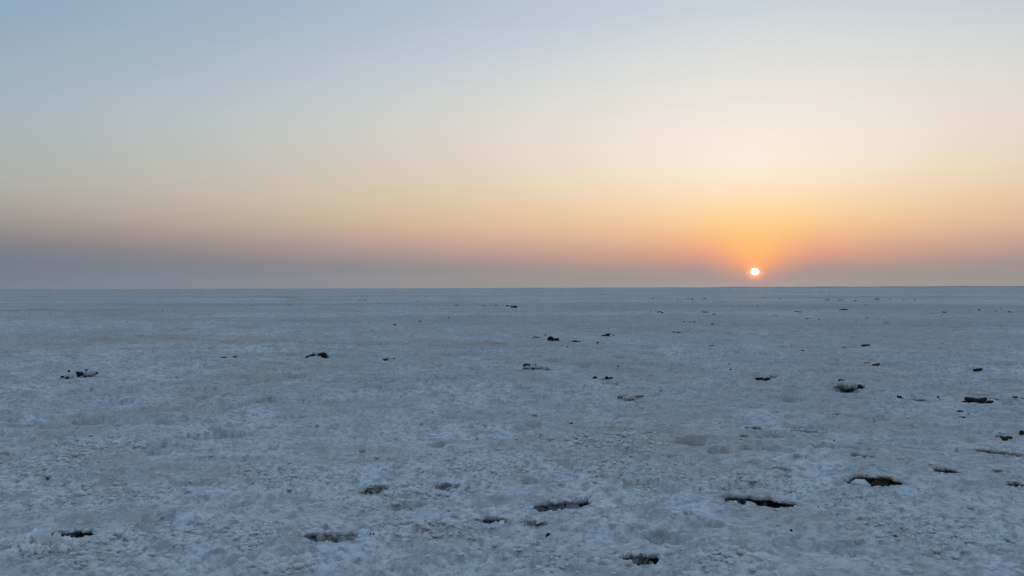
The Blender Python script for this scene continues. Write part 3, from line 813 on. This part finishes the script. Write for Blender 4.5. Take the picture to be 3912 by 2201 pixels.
def build_hole(h):
    label, words = HOLE_TEXT[h.key]
    root = bpy.data.objects.new('crust_hole', None)
    COL.objects.link(root)
    root.empty_display_size = .1
    g0 = height(*h.c)
    O = np.array([h.c[0], h.c[1], g0])
    root.location = O
    tag(root, label, 'hole', 'holes in the salt crust')
    ANCHORS.append((h.c[0], h.c[1], words))
    rnd = np.random.RandomState(h.seed)
    nf = 160
    f = np.linspace(0, 2 * np.pi, nf, endpoint=False)
    size = min(1.0, (h.a + h.b) / .45)
    # raised crumbling rim that curls under
    prof = [(1.42, -.030), (1.34, -.008), (1.26, .000), (1.18, .002), (1.11, .005), (1.05, .006), (1.00, .004), (.965, -.003), (.94, -.010), (.945, -.016), (1.00, -.022), (1.06, -.028)]
    V = []
    for k, (q, z) in enumerate(prof):
        jag = .045 * np.sin(0) + .05 * perlin(np.cos(f) * 9 + 4, np.sin(f) * 9 + k * .12, h.seed + 3) + .03 * perlin(np.cos(f) * 22, np.sin(f) * 22 + k * .3, h.seed + 4)
        qq = q + (jag if 3 < k < 11 else jag * .3)
        if q > 1.04: qq = 1.04 + (q - 1.04) * min(1.0, .12 / min(h.a, h.b) + .35) + (jag * .5)
        X, Y = h.point(qq, f)
        g = heights(X, Y)
        base = g if k < 7 else None
        if k == 6: lip = g
        if base is None: base = lip
        nz = .008 * perlin(X / .035, Y / .035, h.seed + 5) + .006 * perlin(X / .014, Y / .014, h.seed + 6)
        V.append(np.stack([X, Y, base + z * (1 if k < 7 else 1.0) * (size if z > 0 else 1) + (np.abs(nz) * 1.2 if 2 < k < 8 else nz * .4)], 1))
    V = np.concatenate(V) - O
    tn = np.clip(.25 * perlin(V[:, 0] / .1 + 7, V[:, 1] / .1, h.seed + 8), 0, 1)
    if h.key in ('brown', 'rimlump', 'long', 'oval'):
        back = np.tile(np.sin(f), len(prof))
        tn = np.clip(tn + .75 * sstep(.2, .9, back) * sstep(.0, .5, perlin(V[:, 0] / .12, V[:, 1] / .12, h.seed + 9) + .25), 0, 1)
    me = mesh_from('salt_rim', V, grid_quads(len(prof), nf, True)[:, ::-1], {'tan': tn, 'fresh': np.full(len(V), .6), 'mud': np.zeros(len(V)), 'grain': np.full(len(V), .7)})
    link('salt_rim', me, M_CRUST, root)
    # the pit itself: mud crusted with salt
    qs = np.concatenate([np.linspace(1.06, .90, 6), np.linspace(.84, .06, 16)])
    V, MD = [], []
    for k, q in enumerate(qs):
        X, Y = h.point(q, f)
        t = np.clip((1.06 - q) / .32, 0, 1)
        z = -.008 - (h.depth - .008) * (t ** .8)
        nz = .030 * perlin(X / .05, Y / .05, h.seed + 11) + .018 * perlin(X / .02, Y / .02, h.seed + 12)
        z = z + nz * (.2 + .8 * t)
        V.append(np.stack([X, Y, g0 + np.minimum(z, -.006)], 1))
        u = ((X - h.c[0]) * h.ax[0] + (Y - h.c[1]) * h.ax[1]) / h.a
        Pz = np.stack([X, Y, g0 + z], 1)
        w = .9 * noise3(Pz, 14.0, h.seed + 14) + 1.0 * noise3(Pz, 38.0, h.seed + 15)
        fl = .15 + .35 * min(1.0, h.mud / .35)
        MD.append(fl + (1 - fl) * sstep(-.10, .10, h.mud - .40 + .55 * h.side * u + .55 * w))     # mud patches over a base tone that paints in the pit's shade
    V = np.concatenate(V) - O; MD = np.concatenate(MD)
    cap = len(V)
    V = np.vstack([V, [[0, 0, -h.depth]]]); MD = np.append(MD, h.mud)
    q4 = grid_quads(len(qs), nf, True)[:, ::-1]
    last = (len(qs) - 1) * nf
    tri = np.stack([last + np.arange(nf), last + (np.arange(nf) + 1) % nf, np.full(nf, cap), np.full(nf, cap)], 1)[:, :3]
    quads = np.concatenate([np.stack([q4[:, 0], q4[:, 1], q4[:, 2]], 1), np.stack([q4[:, 0], q4[:, 2], q4[:, 3]], 1), tri[:, ::-1] if False else tri])
    bt = np.zeros(len(V))
    if h.key == 'brown':
        bt = sstep(.1, .5, perlin(V[:, 0] / .09 + 3, V[:, 1] / .05, 5) + .3 * V[:, 1] / h.b)
        MD = MD * (1 - .35 * bt)
    me = mesh_from('pit_bed', V, quads, {'tan': bt, 'fresh': np.full(len(V), .35), 'mud': MD, 'grain': np.full(len(V), .7)})
    link('pit_bed', me, M_CRUST, root)
    # broken salt pieces lying in it
    for k in range(int(h.chunks * 1.8)):
        fa = rnd.uniform(.1, 3.0) if k % 3 else rnd.uniform(3.3, 6.1)
        q = rnd.uniform(.6, .97)
        X, Y = h.point(np.array([q]), np.array([fa]))
        u = math.cos(fa)
        s = (.010 + .026 * rnd.uniform(0, 1) ** 1.8) * (.6 + .8 * size)
        if h.mud > .5 and u * h.side > .3: s *= .55
        o = bpy.data.objects.new('salt_chunk', CHUNKS[k % 8])
        COL.objects.link(o); o.parent = root
        t = min(1, (1.06 - q) / .32)
        o.location = (X[0] - O[0], Y[0] - O[1], -.008 - (h.depth - .008) * t ** .8 + s * .5)
        o.scale = (s * rnd.uniform(.8, 1.5), s * rnd.uniform(.7, 1.1), s * rnd.uniform(.8, 1.7))
        o.rotation_euler = (rnd.uniform(-.4, .4), rnd.uniform(-.4, .4), rnd.uniform(0, 6.28))
    for k in range(int(8 + 18 * min(1.0, h.a / .3))):          # crumbs broken off the rim
        fa = rnd.uniform(0, 6.28)
        q = rnd.normal(1.0, .05)
        X, Y = h.point(np.array([q]), np.array([fa]))
        sc_ = (.005 + .022 * rnd.uniform(0, 1) ** 2.5) * (.6 + .5 * size)
        o = bpy.data.objects.new('rim_crumb', CRUMBS[k % 6])
        COL.objects.link(o); o.parent = root
        o.location = (X[0] - O[0], Y[0] - O[1], float(heights(X, Y)[0]) - g0 + sc_ * .35 - (.01 if q < .97 else 0))
        o.scale = (sc_ * rnd.uniform(.9, 1.6), sc_ * rnd.uniform(.8, 1.2), sc_ * rnd.uniform(.6, 1.0))
        o.rotation_euler = (0, rnd.uniform(-.4, .4), rnd.uniform(0, 6.28))
    if h.key == 'brown':                  # the pale block standing in the left of the hole
        v, fc = slab(77, 3)
        o = link('salt_block', mesh_from('salt_block', v, fc), M_SALT, root)
        X, Y = h.point(np.array([.55]), np.array([math.pi * .97]))
        o.location = (X[0] - O[0], Y[0] - O[1], -.06); o.scale = (.085, .06, .065); o.rotation_euler = (.35, .1, .3)
    if h.key == 'oval':
        v, fc = lump(78, 3, .15, 3)
        o = link('salt_block', mesh_from('salt_block', v, fc), M_SALT, root)
        X, Y = h.point(np.array([.72]), np.array([1.75]))
        o.location = (X[0] - O[0], Y[0] - O[1], -.05); o.scale = (.042, .03, .022); o.rotation_euler = (.2, .2, -.2)


for h in HOLES:
    build_hole(h)

# ------------------------------------------------------------------ heaps of broken crust and mud
def build_piece(kind, seed, w, d, h, sub=3):
    if kind == 'm':
        v, f = lump(seed, sub, .34, 6)
    elif kind == 'b':
        v, f = lump(seed, 2, .26, 2)
    else:
        v, f = slab(seed, sub)
    v = v * np.array([w / 2, d / 2, h / 2])
    return v, f


_r = random.Random(4)
_mound = [h for h in HEAPS if h[0] == 'whitemound'][0][3]
_mound[:] = [(k, x, y, w, h * 1.6) for k, x, y, w, h in _mound]
for _ in range(46):
    _t = _r.random()
    _mound.append(('b', 10 + 250 * _t, 2168 - 44 * _t + _r.uniform(-16, 6), _r.uniform(14, 30), _r.uniform(14, 24)))
for hi, (key, label, words, pieces) in enumerate(HEAPS):
    xm = sum(p[1] for p in pieces) / len(pieces); ym = max(p[2] for p in pieces)
    bx, by = at(xm, ym)
    root = bpy.data.objects.new('broken_crust_heap' if key != 'whitemound' else 'salt_mound', None)
    COL.objects.link(root); root.empty_display_size = .1
    root.location = (bx, by, height(bx, by))
    tag(root, label, 'heap' if key != 'whitemound' else 'mound', 'heaps of broken crust and mud')
    ANCHORS.append((bx, by, words))
    for k, (kind, px, py, w, hh) in enumerate(pieces):
        # bases lie within the heap's footprint, however uneven their pixel rows are
        pyb = py if py > 1560 else ym - (ym - py) * .45
        x, y = at(px, pyb)
        sc = EYE / (pyb - CY + 1e-6) * 1.0
        m = math.hypot(y, 0) / FPX
        W, Hh = w * m * (1.18 if y > 9 else 1), hh * m * (1.35 if y > 9 else 1.12)
        up = max(0.0, (pyb - py)) * m
        D = max(.05, min(W * .75, Hh * 2.2))
        sunk = .18 * Hh + .008
        v, f = build_piece(kind, hi * 50 + k * 7 + 3, W * 1.08, D, Hh + sunk, 4 if key == 'whitemound' else 3)
        if key == 'whitemound' and kind == 's':             # knobbly popcorn surface
            n_ = v / (np.linalg.norm(v, axis=1)[:, None] + 1e-9)
            v = v + n_ * (np.abs(noise3(v, 28, k)) * .022 + np.abs(noise3(v, 62, k + 40)) * .012 - .012)[:, None]
        if kind == 'b':
            o = link('salt_lump', mesh_from('salt_lump', v, f), M_BRIGHT, root)
        elif kind == 's':
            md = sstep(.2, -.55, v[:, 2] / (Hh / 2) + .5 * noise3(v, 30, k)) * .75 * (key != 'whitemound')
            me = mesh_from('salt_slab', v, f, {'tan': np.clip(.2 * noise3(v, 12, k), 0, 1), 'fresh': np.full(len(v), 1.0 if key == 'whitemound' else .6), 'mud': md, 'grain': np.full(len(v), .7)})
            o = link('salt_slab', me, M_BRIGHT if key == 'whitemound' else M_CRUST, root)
        else:
            o = link('mud_lump', mesh_from('mud_lump', v, f), M_MUD, root)
        rnd = np.random.RandomState(hi * 91 + k)
        o.location = (x - bx, y - by, float(heights([x], [y])[0]) - root.location.z + up + (Hh - sunk) / 2)
        o.rotation_euler = (rnd.uniform(-.15, .15), rnd.uniform(-.2, .2), rnd.uniform(-.5, .5))


# ------------------------------------------------------------------ small single things
def describe(x, y, what, used):
    """Words that place a small thing by the nearest larger one, as seen from the standpoint."""
    def off(a):
        return (x / y - a[0] / a[1]) * FPX, (1 / y - 1 / a[1]) * EYE * FPX
    for a in sorted(ANCHORS, key=lambda a: math.hypot(off(a)[0], 3 * off(a)[1])):
        dx, dy = off(a)
        rel = ('right of' if dx > 0 else 'left of') if abs(dx) > 2 * abs(dy) else ('in front of' if dy > 0 else 'behind')
        gap = math.hypot(dx, 2 * dy)
        adv = 'just ' if gap < 80 else ('a little ' if gap < 240 else ('well ' if gap < 700 else 'far '))
        t = f'{what} {adv}{rel} {a[2]}'
        if t not in used and len(t.split()) <= 16:
            used.add(t)
            return t
    return None


USED = set()
LUMPS_M = [mesh_from('mud_clod', *lump(300 + k, 3, .34, 6)) for k in range(7)]
LUMPS_T = [mesh_from('tan_salt_nodule', *lump(400 + k, 3, .42, 4)) for k in range(5)]
LUMPS_W = [mesh_from('salt_nodule', *lump(500 + k, 3, .36, 3)) for k in range(6)]
for ms, mt in ((LUMPS_M, M_MUD), (LUMPS_T, M_TAN), (LUMPS_W, M_SALT)):
    for me in ms: me.materials.append(mt)


def scatter(items, meshes, name, cat, what, group, seed):
    rnd = np.random.RandomState(seed)
    pts = [at(px, py) for px, py, w, h in items]
    zs = heights([p[0] for p in pts], [p[1] for p in pts])
    for k, ((px, py, w, h), (x, y), z) in enumerate(zip(items, pts, zs)):
        m = y / FPX
        W, Hh = w * m, max(h * m, .012)
        sunk = (.8 if 'tan' in name else .5) * Hh
        if name == 'mud_clod' and y > 9: Hh *= .72; W *= 1.12
        o = bpy.data.objects.new(name, meshes[k % len(meshes)])
        COL.objects.link(o)
        D = max(.02, min(W * .8, Hh * 2.6))
        o.scale = (W / 2, D / 2, (Hh + sunk) / 2)
        o.location = (x, y, float(z) + (Hh - sunk) / 2)
        o.rotation_euler = (0, rnd.uniform(-.12, .12), rnd.uniform(-.35, .35) + (math.pi if k % 2 else 0))
        size = 'tiny' if max(w, h) < 9 else ('small' if max(w, h) < 20 else ('flat' if w > 4 * h else 'larger'))
        if y > 60: size = 'distant ' + ('tiny' if w < 9 else ('small' if w < 16 else 'flat'))
        lab = describe(x, y, what.format(size), USED) or what.format(size) + ' on the open salt flat'
        g = group
        tag(o, lab, cat, g)


scatter(CLODS, LUMPS_M, 'mud_clod', 'clod', '{} dark mud clod', 'dark mud clods on the flat', 5)
scatter(TANS, LUMPS_T, 'tan_salt_nodule', 'salt nodule', '{} tan stained salt nodule', 'tan salt nodules', 6)
scatter(WHITES, LUMPS_W, 'salt_nodule', 'salt nodule', '{} white salt nodule', 'white salt nodules', 7)


# ------------------------------------------------------------------ uncounted nodules of the granular fields
def build_nodules(n=8500):
    rnd = np.random.RandomState(11)
    base = []
    for k in range(10):
        v, f = lump(700 + k, 1, .46, 3)
        base.append(v)
    f = ICO[1][1]
    xs, ys = [], []
    ws = np.array([g[2] * g[3] for g in GRANULAR]); ws = ws / ws.sum()
    for g, w in zip(GRANULAR, ws):
        k = int(n * .8 * w) + 40
        xs.append(g[0] + rnd.normal(0, g[2] * .42, k)); ys.append(g[1] + rnd.normal(0, g[3] * .42, k))
    r = 3.2 + 9 * rnd.uniform(0, 1, int(n * .2)) ** 1.2; a = np.radians(rnd.uniform(-40, 40, len(r)))
    xs.append(r * np.sin(a)); ys.append(r * np.cos(a))
    x, y = np.concatenate(xs), np.concatenate(ys)
    keep = (y > 2.9) & (np.abs(x) < y * .95)
    for h in HOLES:
        q, _ = h.local(x, y)
        front = (y < h.c[1]) & (np.abs(x - h.c[0]) < h.a)
        keep &= q > np.where(front, 1.7, 1.12)
    x, y = x[keep], y[keep]
    z = heights(x, y)
    clump = perlin(x / .22, y / .22, 33) + .6 * perlin(x / .09, y / .09, 34)
    s = (.006 + .017 * rnd.uniform(0, 1, len(x)) ** 2.4) * (.55 + .6 * sstep(-.35, .3, clump))
    V, Q = [], []
    for k in range(len(x)):
        v = base[k % 10]
        c, sn = math.cos(k * 1.7), math.sin(k * 1.7)
        w = np.stack([v[:, 0] * c - v[:, 1] * sn, v[:, 0] * sn + v[:, 1] * c, v[:, 2] * .8], 1) * s[k] * np.array([1.0 + .8 * ((k * .618) % 1), 1.0 + .5 * ((k * .37) % 1), .7 + .4 * ((k * .77) % 1)])
        V.append(w + np.array([x[k], y[k], z[k] + s[k] * .06]))
        Q.append(f + k * len(v))
    V, Q = np.concatenate(V), np.concatenate(Q)
    me = mesh_from('salt_nodules', V, Q)
    tag(link('salt_nodules', me, M_SALT), 'coarse grains of white salt covering patches of the near crust', 'salt grains', None, 'stuff')


build_nodules()
print('objects', len(bpy.data.objects), 'tris', sum(sum(len(p.vertices) - 2 for p in o.data.polygons) if len(o.data.polygons) < 20000 else 2 * len(o.data.polygons) for o in bpy.data.objects if o.type == 'MESH'))
